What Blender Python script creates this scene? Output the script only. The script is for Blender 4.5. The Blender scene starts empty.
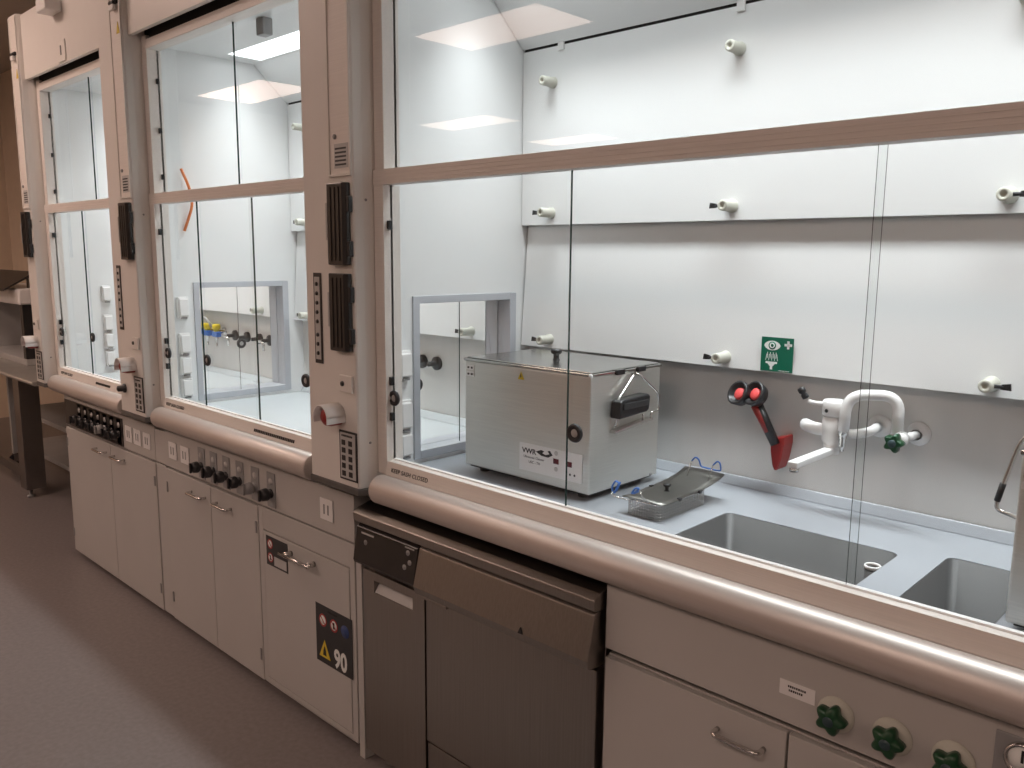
import bpy, bmesh, math, random
from mathutils import Vector, Matrix
random.seed(7)
sc = bpy.context.scene
COL = sc.collection
PI = math.pi

# ------------------------------------------------------------------ camera
F_PX = 825.95
yaw, pit, rol = math.radians(-43.805), math.radians(8.873), math.radians(0.486)
_right = Vector((math.cos(yaw), -math.sin(yaw), 0)); _fw = Vector((math.sin(yaw), math.cos(yaw), 0)); _z = Vector((0, 0, 1))
_F = _fw*math.cos(pit) - _z*math.sin(pit); _U = _z*math.cos(pit) + _fw*math.sin(pit)
_r = _right*math.cos(rol) + _U*math.sin(rol); _u = _U*math.cos(rol) - _right*math.sin(rol)
cam_d = bpy.data.cameras.new('camera'); cam_d.sensor_width = 36; cam_d.lens = F_PX/1024*36
cam_d.clip_start = 0.05
cam = bpy.data.objects.new('camera', cam_d); COL.objects.link(cam)
cam.matrix_world = Matrix(((_r.x, _u.x, -_F.x, 0), (_r.y, _u.y, -_F.y, -1.45), (_r.z, _u.z, -_F.z, 1.6), (0, 0, 0, 1)))
sc.camera = cam

# ------------------------------------------------------------------ light and exposure
world = bpy.data.worlds.new('world'); sc.world = world; world.use_nodes = True
world.node_tree.nodes['Background'].inputs[0].default_value = (0.9, 0.74, 0.64, 1)
world.node_tree.nodes['Background'].inputs[1].default_value = 0.05
HOOD_LIGHT = 40.0
HOOD_SPREAD = 95.0
ROOM_LIGHT = 10.8
sc.view_settings.view_transform = 'Standard'; sc.view_settings.look = 'None'
sc.view_settings.gamma = 1; sc.view_settings.use_curve_mapping = False
sc.view_settings.exposure = 0.0
sc.cycles.transparent_max_bounces = 40
sc.cycles.max_bounces = 10
sc.cycles.caustics_reflective = False; sc.cycles.caustics_refractive = False

# ------------------------------------------------------------------ materials
def mat(name, col, rough=.4, metal=0, var=.03, scale=12, bump=0, bscale=200, stretch=None, coat=0, rvar=0):
    m = bpy.data.materials.new(name); m.use_nodes = True
    nt = m.node_tree; b = nt.nodes['Principled BSDF']
    tc = nt.nodes.new('ShaderNodeTexCoord'); mp = nt.nodes.new('ShaderNodeMapping')
    nt.links.new(tc.outputs['Object'], mp.inputs[0])
    if stretch: mp.inputs['Scale'].default_value = stretch
    nz = nt.nodes.new('ShaderNodeTexNoise'); nz.inputs['Scale'].default_value = scale; nz.inputs['Detail'].default_value = 4
    nt.links.new(mp.outputs[0], nz.inputs['Vector'])
    rp = nt.nodes.new('ShaderNodeValToRGB')
    rp.color_ramp.elements[0].position = .3; rp.color_ramp.elements[1].position = .7
    rp.color_ramp.elements[0].color = tuple(c*(1-var) for c in col) + (1,)
    rp.color_ramp.elements[1].color = tuple(min(1, c*(1+var)) for c in col) + (1,)
    nt.links.new(nz.outputs['Fac'], rp.inputs[0]); nt.links.new(rp.outputs[0], b.inputs['Base Color'])
    b.inputs['Roughness'].default_value = rough; b.inputs['Metallic'].default_value = metal
    if coat: b.inputs['Coat Weight'].default_value = coat
    if rvar:
        mr = nt.nodes.new('ShaderNodeMapRange'); mr.inputs[3].default_value = rough-rvar; mr.inputs[4].default_value = rough+rvar
        nt.links.new(nz.outputs['Fac'], mr.inputs[0]); nt.links.new(mr.outputs[0], b.inputs['Roughness'])
    if bump:
        n2 = nt.nodes.new('ShaderNodeTexNoise'); n2.inputs['Scale'].default_value = bscale
        nt.links.new(mp.outputs[0], n2.inputs['Vector'])
        bp = nt.nodes.new('ShaderNodeBump'); bp.inputs['Strength'].default_value = bump; bp.inputs['Distance'].default_value = .002
        nt.links.new(n2.outputs['Fac'], bp.inputs['Height']); nt.links.new(bp.outputs[0], b.inputs['Normal'])
    return m
def emis(name, col, s):
    m = bpy.data.materials.new(name); m.use_nodes = True; nt = m.node_tree
    nt.nodes.clear(); o = nt.nodes.new('ShaderNodeOutputMaterial'); e = nt.nodes.new('ShaderNodeEmission')
    e.inputs[0].default_value = (*col, 1); e.inputs[1].default_value = s
    nt.links.new(e.outputs[0], o.inputs[0]); return m
def glass(name, tint):
    m = bpy.data.materials.new(name); m.use_nodes = True; nt = m.node_tree; nt.nodes.clear(); N = nt.nodes.new
    o = N('ShaderNodeOutputMaterial'); t = N('ShaderNodeBsdfTransparent'); g = N('ShaderNodeBsdfGlossy'); mx = N('ShaderNodeMixShader')
    t.inputs[0].default_value = (*tint, 1); g.inputs['Roughness'].default_value = 0.0
    lw = N('ShaderNodeLayerWeight'); lw.inputs[0].default_value = .5
    p = N('ShaderNodeMath'); p.operation = 'POWER'; p.inputs[1].default_value = 5; nt.links.new(lw.outputs['Facing'], p.inputs[0])
    a = N('ShaderNodeMath'); a.operation = 'MULTIPLY_ADD'; a.inputs[1].default_value = .968; a.inputs[2].default_value = .032
    nt.links.new(p.outputs[0], a.inputs[0])
    ge = N('ShaderNodeNewGeometry'); iv = N('ShaderNodeMath'); iv.operation = 'SUBTRACT'; iv.inputs[0].default_value = 1
    nt.links.new(ge.outputs['Backfacing'], iv.inputs[1])
    q = N('ShaderNodeMath'); q.operation = 'MULTIPLY'; nt.links.new(a.outputs[0], q.inputs[0]); nt.links.new(iv.outputs[0], q.inputs[1])
    nt.links.new(q.outputs[0], mx.inputs[0]); nt.links.new(t.outputs[0], mx.inputs[1]); nt.links.new(g.outputs[0], mx.inputs[2])
    nt.links.new(mx.outputs[0], o.inputs[0]); return m

PAINT = mat('cream_lacquer', (.76, .73, .69), .38, var=.015, scale=6, bump=.04, bscale=900)
RAIL = mat('cream_powder_coated_rail', (.80, .75, .70), .42, var=.04, scale=8, stretch=(1, 25, 60))
SILL = mat('satin_beige_metal_sill', (.60, .54, .50), .40, .40, var=.03, scale=6, stretch=(1, 30, 30))
CABP = mat('cream_cabinet_laminate', (.50, .482, .46), .45, var=.02, scale=5)
WHITE = mat('white_laminate', (.80, .81, .81), .30, var=.012, scale=3)
LOWW = mat('pale_grey_ceramic_wall', (.66, .65, .63), .35, var=.03, scale=3, stretch=(6, 6, .6))
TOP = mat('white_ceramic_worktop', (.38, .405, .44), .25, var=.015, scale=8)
SINK = mat('grey_resin', (.08, .08, .08), .45, var=.04, scale=30)
STEEL = mat('brushed_stainless', (.70, .69, .65), .42, .8, var=.06, scale=4, stretch=(2, 2, 120), rvar=.05)
STEELL = mat('polished_stainless_lid', (.46, .46, .44), .22, 1, var=.05, scale=6)
STEELV = mat('brushed_stainless_front', (.32, .295, .27), .36, 1, var=.07, scale=3, stretch=(90, 90, 1.2), rvar=.06)
STEELD = mat('dark_stainless', (.30, .28, .27), .35, 1, var=.08, scale=5)
SHEET = mat('dull_steel_sheet', (.22, .215, .20), .42, 1, var=.08, scale=20)
CHROME = mat('satin_chrome', (.68, .66, .64), .2, 1, var=.03)
ALU = mat('grey_anodised_aluminium', (.50, .52, .56), .4, .15, var=.04)
BLACK = mat('black_plastic', (.02, .02, .022), .35, var=.1)
RUBBER = mat('dark_rubber', (.03, .03, .032), .6, var=.1)
SMOKE = mat('smoked_dark_plastic', (.022, .02, .019), .28, var=.15)
GREYP = mat('grey_plastic', (.30, .30, .30), .4, var=.05)
LGREY = mat('light_grey_plastic', (.50, .49, .48), .4, var=.05)
WPLAS = mat('white_plastic', (.82, .81, .80), .3, var=.02)
CREAMP = mat('cream_polypropylene', (.56, .56, .49), .45, var=.03)
RED = mat('red_plastic', (.30, .022, .02), .35, var=.08)
LRED = mat('coral_rubber', (.85, .10, .10), .4, var=.05)
GREEN = mat('green_plastic', (.008, .06, .022), .3, var=.1)
SGREEN = mat('sign_green', (.0, .13, .075), .4, var=.04)
SWHITE = mat('sign_white', (.85, .87, .85), .4, var=.01)
YELLOW = mat('yellow_print', (.70, .52, .03), .4, var=.04)
YCAP = mat('yellow_plastic', (.72, .55, .03), .4, var=.04)
BLUE = mat('blue_coating', (.05, .16, .50), .4, var=.08)
ORANGE = mat('orange_rubber', (.75, .20, .05), .4, var=.04)
INK = mat('black_ink', (.015, .015, .015), .5, var=.05)
DISPR = mat('dark_red_display', (.11, .015, .02), .2, var=.1)
GAP = mat('dark_gap', (.012, .011, .011), .8, var=.05)
EDGE = mat('dark_green_glass_edge', (.012, .035, .028), .25, var=.1)
GLASS = glass('clear_glass', (.985, .992, .99))
FLOOR = mat('grey_linoleum', (.225, .198, .192), .36, var=.10, scale=55, bump=.05, bscale=300)
CEIL = mat('grey_ceiling_tile', (.50, .46, .42), .8, var=.03)
WALLG = mat('grey_wall_paint', (.50, .48, .455), .7, var=.03)
WALLM = mat('beige_wall_paint', (.80, .67, .53), .7, var=.03)
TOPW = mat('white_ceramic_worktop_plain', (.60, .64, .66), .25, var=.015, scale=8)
HOODL = emis('cool_tube_light', (.94, .985, 1.0), 3.0)
ROOML = emis('warm_ceiling_light', (1.0, .73, .61), ROOM_LIGHT)

# ------------------------------------------------------------------ mesh builder
WLOC = {}
class MB:
    def __init__(s): s.v = []; s.f = []; s.m = []; s.s = []
    def add(s, vs, fs, mi=0, sm=False):
        o = len(s.v); s.v += [Vector(v) for v in vs]
        for f in fs: s.f.append([o+i for i in f]); s.m.append(mi); s.s.append(sm)
        return s
    def box(s, x0, x1, y0, y1, z0, z1, mi=0):
        v = [(x0, y0, z0), (x1, y0, z0), (x1, y1, z0), (x0, y1, z0), (x0, y0, z1), (x1, y0, z1), (x1, y1, z1), (x0, y1, z1)]
        return s.add(v, [(0, 3, 2, 1), (4, 5, 6, 7), (0, 1, 5, 4), (1, 2, 6, 5), (2, 3, 7, 6), (3, 0, 4, 7)], mi)
    def cyl(s, p0, p1, r0, r1=None, n=16, mi=0, caps=True, sm=True):
        p0 = Vector(p0); p1 = Vector(p1); r1 = r0 if r1 is None else r1
        d = (p1-p0).normalized(); a = d.orthogonal().normalized(); b = d.cross(a)
        vs = []
        for p, r in ((p0, r0), (p1, r1)):
            vs += [p + (a*math.cos(2*PI*i/n) + b*math.sin(2*PI*i/n))*r for i in range(n)]
        s.add(vs, [(i, (i+1) % n, n+(i+1) % n, n+i) for i in range(n)], mi, sm)
        if caps:
            s.add(vs[:n], [tuple(range(n))[::-1]], mi); s.add(vs[n:], [tuple(range(n))], mi)
        return s
    def tube(s, pts, r, n=8, mi=0, caps=True):
        pts = [Vector(p) for p in pts]; a = None; rings = []
        for i, p in enumerate(pts):
            d = ((pts[min(i+1, len(pts)-1)]-p).normalized() + (p-pts[max(i-1, 0)]).normalized()).normalized()
            a = d.orthogonal().normalized() if a is None else (a - d*a.dot(d)).normalized()
            b = d.cross(a); rings.append([p + (a*math.cos(2*PI*k/n) + b*math.sin(2*PI*k/n))*r for k in range(n)])
        vs = [v for R in rings for v in R]
        s.add(vs, [(i*n+k, i*n+(k+1) % n, (i+1)*n+(k+1) % n, (i+1)*n+k) for i in range(len(pts)-1) for k in range(n)], mi, True)
        if caps: s.add(rings[0], [tuple(range(n))[::-1]], mi); s.add(rings[-1], [tuple(range(n))], mi)
        return s
    def prism(s, poly, axis, a, b, mi=0, sm=False):
        def P(u, v, w): return (w, u, v) if axis == 'x' else (u, w, v) if axis == 'y' else (u, v, w)
        n = len(poly); vs = [P(u, v, a) for u, v in poly] + [P(u, v, b) for u, v in poly]
        s.add(vs, [(i, (i+1) % n, n+(i+1) % n, n+i) for i in range(n)], mi, sm)
        s.add(vs[:n], [tuple(range(n))[::-1]], mi); s.add(vs[n:], [tuple(range(n))], mi); return s
    def lathe(s, c, d, prof, n=20, mi=0):
        c = Vector(c); d = Vector(d).normalized(); a = d.orthogonal().normalized(); b = d.cross(a); vs = []
        for r, h in prof: vs += [c + d*h + (a*math.cos(2*PI*i/n) + b*math.sin(2*PI*i/n))*max(r, 1e-5) for i in range(n)]
        return s.add(vs, [(j*n+i, j*n+(i+1) % n, (j+1)*n+(i+1) % n, (j+1)*n+i) for j in range(len(prof)-1) for i in range(n)], mi, True)
    def loft(s, loops, mi=0, sm=False, cap0=False, cap1=False):
        n = len(loops[0]); vs = [v for L in loops for v in L]
        s.add(vs, [(j*n+i, j*n+(i+1) % n, (j+1)*n+(i+1) % n, (j+1)*n+i) for j in range(len(loops)-1) for i in range(n)], mi, sm)
        if cap0: s.add(loops[0], [tuple(range(n))[::-1]], mi)
        if cap1: s.add(loops[-1], [tuple(range(n))], mi)
        return s
    def xf(s, M):
        s.v = [M @ v for v in s.v]; return s
    def build(s, name, mats, parent=None, bevel=0, label=None, fix=True, seg=2):
        off = WLOC.get(parent.name, Vector()) if parent else Vector()
        me = bpy.data.meshes.new(name); me.from_pydata([v-off for v in s.v], [], s.f)
        mats = mats if isinstance(mats, (list, tuple)) else [mats]
        for m in mats: me.materials.append(m)
        for p, mi, sm in zip(me.polygons, s.m, s.s): p.material_index = mi; p.use_smooth = sm
        if fix:
            bm = bmesh.new(); bm.from_mesh(me); bmesh.ops.remove_doubles(bm, verts=bm.verts, dist=1e-6)
            bmesh.ops.recalc_face_normals(bm, faces=bm.faces); bm.to_mesh(me); bm.free()
        o = bpy.data.objects.new(name, me); COL.objects.link(o)
        if parent: o.parent = parent
        WLOC[o.name] = off.copy()
        if bevel:
            md = o.modifiers.new('bevel', 'BEVEL'); md.width = bevel; md.segments = seg; md.limit_method = 'ANGLE'; md.angle_limit = .6
        if label: o['label'] = label
        return o
def box(*a): return MB().box(*a)
def thing(name, label, cat, loc, group=None):
    o = bpy.data.objects.new(name, None); COL.objects.link(o); o.location = loc; WLOC[o.name] = Vector(loc)
    o.empty_display_size = .05
    o['label'] = label; o['category'] = cat
    if group: o['group'] = group
    return o
def tag(o, label, cat, group=None):
    o['label'] = label; o['category'] = cat
    if group: o['group'] = group
    return o
def struct(o): o['kind'] = 'structure'; return o
def arc(cx, cy, r, a0, a1, n): return [(cx+r*math.cos(math.radians(a0+(a1-a0)*i/n)), cy+r*math.sin(math.radians(a0+(a1-a0)*i/n))) for i in range(n+1)]
def rrect(x0, x1, y0, y1, r, n=5):
    return arc(x1-r, y1-r, r, 0, 90, n) + arc(x0+r, y1-r, r, 90, 180, n) + arc(x0+r, y0+r, r, 180, 270, n) + arc(x1-r, y0+r, r, 270, 360, n)
def smooth_path(pts, rad=.02, n=5):
    pts = [Vector(p) for p in pts]; out = [pts[0]]
    for i in range(1, len(pts)-1):
        a = (pts[i-1]-pts[i]); b = (pts[i+1]-pts[i]); r = min(rad, a.length*.49, b.length*.49)
        p0 = pts[i]+a.normalized()*r; p2 = pts[i]+b.normalized()*r
        for k in range(n+1):
            t = k/n; out.append(p0*(1-t)**2 + pts[i]*2*t*(1-t) + p2*t*t)
    return out+[pts[-1]]
def text(body, size, x, y, z, parent, m, name='lettering', ax=(1, 0, 0), up=(0, 0, 1), sx=1.0, bold=0.0, space=1.0):
    cu = bpy.data.curves.new(name, 'FONT'); cu.body = body; cu.size = size; cu.extrude = .0003; cu.offset = bold; cu.space_character = space; cu.resolution_u = 3
    o = bpy.data.objects.new('tmp_text', cu); COL.objects.link(o)
    dg = bpy.context.evaluated_depsgraph_get(); me = bpy.data.meshes.new_from_object(o.evaluated_get(dg))
    bpy.data.objects.remove(o); bpy.data.curves.remove(cu)
    ax = Vector(ax); up = Vector(up); nn = ax.cross(up); off = WLOC.get(parent.name, Vector()); base = Vector((x, y, z))
    for v in me.vertices: v.co = base + ax*(v.co.x*sx) + up*v.co.y + nn*v.co.z - off
    me.name = name; me.materials.clear(); me.materials.append(m)
    o = bpy.data.objects.new(name, me); COL.objects.link(o); o.parent = parent; WLOC[o.name] = off.copy(); return o

# ------------------------------------------------------------------ the room
struct(box(-9.1, 4.0, -9.2, 1.1, -.05, 0).build('floor', FLOOR))
struct(box(-9.1, 4.0, -9.2, 1.1, 3.2, 3.26).build('ceiling', CEIL))
struct(box(-9.1, -9.0, -9.2, 1.1, 0, 3.2).build('wall_left', WALLM))
struct(box(-9.0, 4.0, 1.0, 1.1, 0, 3.2).build('wall_back', WALLM))
struct(box(-9.0, 4.0, -9.3, -9.2, 0, 3.2).build('wall_front', WALLG))
struct(box(4.0, 4.1, -9.2, 1.1, 0, 3.2).build('wall_right', WALLG))
for gx, gy, where in ((-4.75, -1.10, 'closest to the hood headers, above the far hoods'), (-7.85, -2.87, 'in the row by the hoods, above the far end'), (-4.37, -2.87, 'in the row by the hoods, above the middle'),
                      (-.89, -2.87, 'in the row by the hoods, above the near end'), (2.6, -2.87, 'in the row by the hoods, beyond the near end'),
                      (-7.65, -5.62, 'in the second row, above the far end'), (.6, -5.62, 'in the second row, above the near end'),
                      (-7.65, -7.60, 'in the third row, above the far end'), (.6, -7.60, 'in the third row, above the near end')):
    if True:
        t = thing('ceiling_light', 'warm flat ceiling light panel ' + where, 'ceiling light', (gx, gy, 3.2), 'recessed ceiling light panels')
        m = MB()
        for x0, x1, y0, y1 in ((-.64, .64, -.32, -.295), (-.64, .64, .295, .32), (-.64, -.615, -.295, .295), (.615, .64, -.295, .295)):
            m.box(gx+x0, gx+x1, gy+y0, gy+y1, 3.185, 3.199)
        m.build('frame', WPLAS, t)
        box(gx-.615, gx+.615, gy-.295, gy+.295, 3.19, 3.199).build('diffuser', ROOML, t)

# ------------------------------------------------------------------ fume hoods
P1, P2, P3 = -4.855, -3.585, -2.08          # centres of the service pillars
ZB = .93                                     # worktop height
def wall_with_window(m, x0, x1, y0, y1, z0, z1, w):
    if not w: m.box(x0, x1, y0, y1, z0, z1); return
    a, b, c, d = w
    m.box(x0, x1, y0, a, z0, z1); m.box(x0, x1, b, y1, z0, z1); m.box(x0, x1, a, b, z0, c); m.box(x0, x1, a, b, d, z1)
WIN = (.205, .672, .945, 1.47)
def pane(name, x0, x1, y0, y1, z0, z1, parent, thin='y', lead=1):
    m = MB(); m.box(x0, x1, y0, y1, z0, z1)
    # big faces are glass, rim faces the dark green edge
    m.m = [0, 0, 0, 1, 0, lead] if thin == 'y' else [0, 0, lead, 0, 1, 0]
    return m.build(name, [GLASS, EDGE], parent)
def finger_pull(c, parent, axis=(0, -1, 0), s=1.0):
    m = MB(); m.lathe(c, axis, [(.0, .0), (.021*s, 0), (.023*s, .004), (.021*s, .010), (.014*s, .012), (.011*s, .006), (0, .006)], 24)
    o = m.build('finger_pull', RUBBER, parent)
    MB().lathe(Vector(c)+Vector(axis)*.0065, axis, [(.010*s, 0), (.008*s, .002), (0, .002)], 20).build('pull_button', LGREY, parent)
    return o
def rod_holder(x, z, y, parent, wing=True):
    sg = -1 if x > -.6 else 1
    m = MB(); m.lathe((x, y, z), (0, -1, 0), [(.019, 0), (.019, .006), (.0155, .008), (.0155, .055), (.0135, .057), (.007, .057), (.006, .048), (0, .048)], 20)
    o = m.build('rod_holder', CREAMP, parent)
    if wing:
        w = MB(); w.cyl((x-sg*.014, y-.038, z), (x-sg*.034, y-.038, z), .005, .004, 10)
        w.prism([(x-sg*.028, z-.006), (x-sg*.030, z+.006), (x-sg*.048, z+.009), (x-sg*.050, z-.007)], 'y', y-.041, y-.035)
        w.build('wing_screw', BLACK, o)
def hood(name_label, pl, pr, lab_light, panes_low, panes_up, rods, win_l, win_r, cuts_up, right_post=True):
    xl, xr = pl+.056, pr-.056
    t = thing('fume_hood', name_label, 'fume hood', ((xl+xr)/2, .02, .86), 'fume hoods in a row')
    # shell
    m = MB(); wall_with_window(m, pl+.002, xl, .062, .78, .86, 2.45, win_l); sw = m.build('side_wall', WHITE, t)
    m = MB(); wall_with_window(m, xr, pr-.002, .062, .78, .86, 2.45, win_r); sw2 = m.build('side_wall', WHITE, t)
    for (x0, x1, s, w) in ((pl+.002, xl, 1, win_l), (xr, pr-.002, -1, win_r)):
        if not w: continue
        a, b, c, d = w; f = MB(); fx0, fx1 = (pl+.001, xl+.006) if s > 0 else (xr-.006, pr-.001)
        f.box(fx0, fx1, a, a+.026, c, d); f.box(fx0, fx1, b-.03, b, c, d); f.box(fx0, fx1, a+.026, b-.03, c, c+.026); f.box(fx0, fx1, a+.026, b-.03, d-.024, d)
        wf = f.build('window_frame', ALU, sw if s > 0 else sw2, .0015)
        ym = (a+b)/2-.02
        gx = xl-.012 if s > 0 else xr+.012
        if s > 0:
            pane('window_pane', gx-.006, gx-.001, a+.022, ym+.001, c+.022, d-.02, sw, 'x')
            pane('window_pane', gx-.013, gx-.008, ym, b-.026, c+.022, d-.02, sw, 'x', 0)
    box(xl, xr, .75, .77, ZB, 2.3).build('back_wall', LOWW, t)
    m = MB(); m.prism([(.700, 1.283), (.706, 1.283), (.738, 1.725), (.732, 1.725)], 'x', xl+.006, xr-.006); m.build('lower_baffle', LOWW if 0 else WHITE, t)
    box(xl+.003, xr-.003, .700, .707, 1.703, 2.279).build('upper_baffle', WHITE, t)
    m = MB(); m.prism([(.698, 2.287), (.527, 2.441), (.533, 2.447), (.706, 2.290)], 'x', xl+.003, xr-.003); m.build('slanted_baffle', mat_slant, t)
    m = MB(); m.box(xl+.003, xr-.003, .708, .714, 2.268, 2.300); m.build('baffle_gap', GAP, t)
    cp = []
    for cx in cuts_up: 
        box(cx-.012, cx+.012, .692, .699, 2.262, 2.288).build('baffle_clip', WPLAS, t, .001)
    la, lb = xl+.09, xr-.09
    m = MB(); m.box(xl, xr, .062, .365, 2.434, 2.452); m.box(xl, xr, .522, .56, 2.434, 2.452); m.box(xl, la, .365, .522, 2.434, 2.452); m.box(lb, xr, .365, .522, 2.434, 2.452)
    m.build('hood_ceiling', WHITE, t)
    box(la+.0005, lb-.0005, .3655, .5215, 2.437, 2.450).build('lamp_diffuser', HOODL, t, label=lab_light)
    ld = bpy.data.lights.new('hood_lamp', 'AREA'); ld.shape = 'RECTANGLE'; ld.size = lb-la-.02; ld.size_y = .14
    ld.energy = HOOD_LIGHT*(lb-la)*.157; ld.color = (.94, .985, 1.0); ld.spread = math.radians(HOOD_SPREAD)
    lo = bpy.data.objects.new('hood_lamp', ld); COL.objects.link(lo); lo.parent = t
    lo.location = Vector(((la+lb)/2, .4435, 2.4345)) - WLOC[t.name]
    # header
    box(pl+.128, pr-.128, -.04, -.022, 2.44, 2.745).build('header_panel', PAINT, t, .002)
    box(pl+.02, pr-.02, -.020, .80, 2.582, 2.745).build('hood_top', PAINT, t)
    # frames
    sx0, sx1, ex0, ex1 = pl+.142, pl+.184, pr-.184, pr-.142
    m = MB()
    m.box(sx0, sx1, .004, .062, 1.833, 2.44); m.box(ex0, ex1, .004, .062, 1.833, 2.44); m.box(sx1, ex0, .004, .06, 2.388, 2.424)
    up = m.build('upper_frame', RAIL, t, .002)
    m = MB(); m.box(sx0, ex1, .020, .04, 2.4245, 2.580); m.build('shadow_gap', GAP, up)
    ux = [sx1]+panes_up+[ex0]
    for i in range(len(ux)-1):
        yy = .044+.009*(i % 2); pane('glass_pane', ux[i]-(.001 if i else 0), ux[i+1], yy, yy+.007, 1.835, 2.390, up, lead=0 if i else 1)
    m = MB()
    m.box(sx0, ex1, -.002, .040, 1.791, 1.833)
    for k in range(3): m.box(sx0+.002, ex1-.002, -.0035, -.002, 1.800+.0105*k, 1.8025+.0105*k)
    m.box(sx0, sx1, 0, .060, .958, 1.791); m.box(ex0, ex1, 0, .060, .958, 1.791); m.prism([(.003, 1.0), (-.007, .9605), (-.004, .955), (.024, .955), (.024, 1.0)], 'x', sx1, ex0)
    sa = m.build('sash_frame', RAIL, t, .0015)
    box(sx1, ex0, .0245, .036, .985, 1.004).build('sash_seal', WPLAS, sa)
    lx = [sx1]+panes_low+[ex0]
    for i in range(len(lx)-1):
        yy = .025+.010*(i % 2); pane('glass_pane', lx[i]-((.012 if right_post is None and i == 2 else .001) if i else 0), lx[i+1], yy, yy+(.0035 if right_post is None and i else .007), .990, 1.795, sa, lead=0 if i == 1 or (i and right_post is True) else 1)
        if i == 2 and right_post is not True: continue
        finger_pull((pr-.184-.085 if i == 2 else lx[i]+(.022 if i else .012), yy-.0003, 1.186), sa)
    # clips beside the glass
    for z in (1.236, 1.131, 1.681):
        box(sx1-.002, sx1+.010, .012, .0245, z-.012, z+.012).build('glass_clip', BLACK, sa, .001)
    for z in ((2.27, 2.08, 1.90) if right_post is True else ()):
        box(sx1-.002, sx1+.010, .036, .0435, z-.010, z+.010).build('glass_clip', BLACK, up, .001)
    # rounded sill
    prof = [(.022, .957), (-.006, .959)] + [(-.020+.042*math.cos(math.radians(a)), .918+.043*math.sin(math.radians(a))) for a in range(80, 271, 10)] + [(.022, .877)]
    MB().prism(prof, 'x', pl+.172, pr-.172, 0, True).build('rounded_sill', SILL, t, .004)
    for x, z in rods: rod_holder(x, z, .700 if z > 1.6 else .703, t, z < 2.0)
    return t
mat_slant = mat('grey_baffle', (.82, .83, .83), .4, var=.02, scale=3)
H3R = .36
h1 = hood('narrow fume hood farthest away, beside the steel table', P1, P2, 'bright cool lamp panel', [-4.28], [-4.137],
          [(-4.62, 1.742), (-3.83, 1.742), (-4.62, 1.312), (-3.83, 1.312)], None, WIN, [-4.4, -3.9])
h2 = hood('middle fume hood with three sliding sash panes and visible ceiling lamp', P2, P3, 'bright cool lamp panel', [-3.085, -2.69], [-2.787],
          [(x, z) for z in (2.165, 1.742, 1.312) for x in (-3.39, -2.835, -2.28)], WIN, WIN, [-3.3, -2.8, -2.3])
h3 = hood('wide nearest fume hood holding the sinks and metal ultrasonic tank', P3, H3R, 'bright cool lamp panel', [-1.235, -.545], [],
          [(x, z) for z in (2.165, 1.742, 1.312) for x in (-1.885, -1.205, -.512, .17)], WIN, None, [-1.849, -1.205, -.56], None)
# lettering on the sash frames
text('KEEP SASH CLOSED', .0175, -1.872, -.0052, .972, h3, INK, up=(0, .25, .968), bold=.00015, space=1.08)
text('KEEP SASH CLOSED', .0175, -3.38, -.0052, .972, h2, INK, up=(0, .25, .968), bold=.00015, space=1.08)
text('KEEP SASH CLOSED', .0175, -4.64, -.0052, .972, h1, INK, up=(0, .25, .968), bold=.00015, space=1.08)
TILT = .25
def scribble(x0, x1, z, h, y, parent, n, name='fine_print'):
    m = MB(); rnd = random.Random(int(abs(x0*1000))); x = x0; w = (x1-x0)/n
    while x < x1-w:
        ww = w*rnd.uniform(.5, .8); m.prism([(y-.0006, z), (y+.001, z), (y+.001+TILT*h, z+h), (y-.0006+TILT*h, z+h)], 'x', x, x+ww); x += ww + w*.3
    return m.build(name, INK, parent)
scribble(-2.66, -2.38, .971, .010, -.0053, h2, 22)
scribble(-4.16, -3.98, .971, .010, -.0053, h1, 16)
TILT = 0
# sockets inside the hoods on the front part of the side walls
def hood_socket(x, y, z0, z1, parent):
    m = MB(); m.box(x+.0005, x+.020, y-.024, y+.024, z0, z1); o = m.build('wall_socket', WPLAS, parent, .004)
    m = MB(); m.prism([(x+.020, z0+.006), (x+.031, z0+.010), (x+.027, z1-.010), (x+.020, z1-.005)], 'y', y-.020, y+.020); m.build('socket_lid', WPLAS, o, .003)
    box(x+.015, x+.026, y-.012, y+.012, z0-.003, z0+.004).build('lid_catch', GREYP, o)
for z0, z1 in ((1.214, 1.303), (1.052, 1.148), (.963, 1.045)): hood_socket(P3+.056, .160, z0, z1, h3)
for z0, z1 in ((1.318, 1.409), (1.160, 1.252), (1.068, 1.152), (.969, 1.055)): hood_socket(P2+.056, .150, z0, z1, h2)
for z0, z1 in ((1.325, 1.415), (1.165, 1.255), (1.07, 1.155), (.97, 1.055)): hood_socket(P1+.056, .30, z0, z1, h1)
tag(MB().tube(smooth_path([(P2+.075, .17, 1.95), (P2+.085, .20, 1.87), (P2+.085, .21, 1.80), (P2+.068, .175, 1.69)], .05, 8), .006, 10).build('hose', ORANGE), 'orange rubber hose hanging inside the middle fume hood', 'hose')
# ceiling sensor in the middle hood
MB().box(-2.85, -2.80, .17, .21, 2.375, 2.434).build('airflow_sensor', GREYP, h2, .004)
# header fittings on the far hood
box(-4.27, -4.15, -.11, -.041, 2.655, 2.71).build('header_box', WPLAS, h1, .006)
o = box(-4.229, -4.135, -.046, -.040, 2.447, 2.539).build('header_switch', PAINT, h1, .003)
box(-4.187, -4.177, -.049, -.0455, 2.475, 2.515).build('switch_key', GREYP, o)
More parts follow.
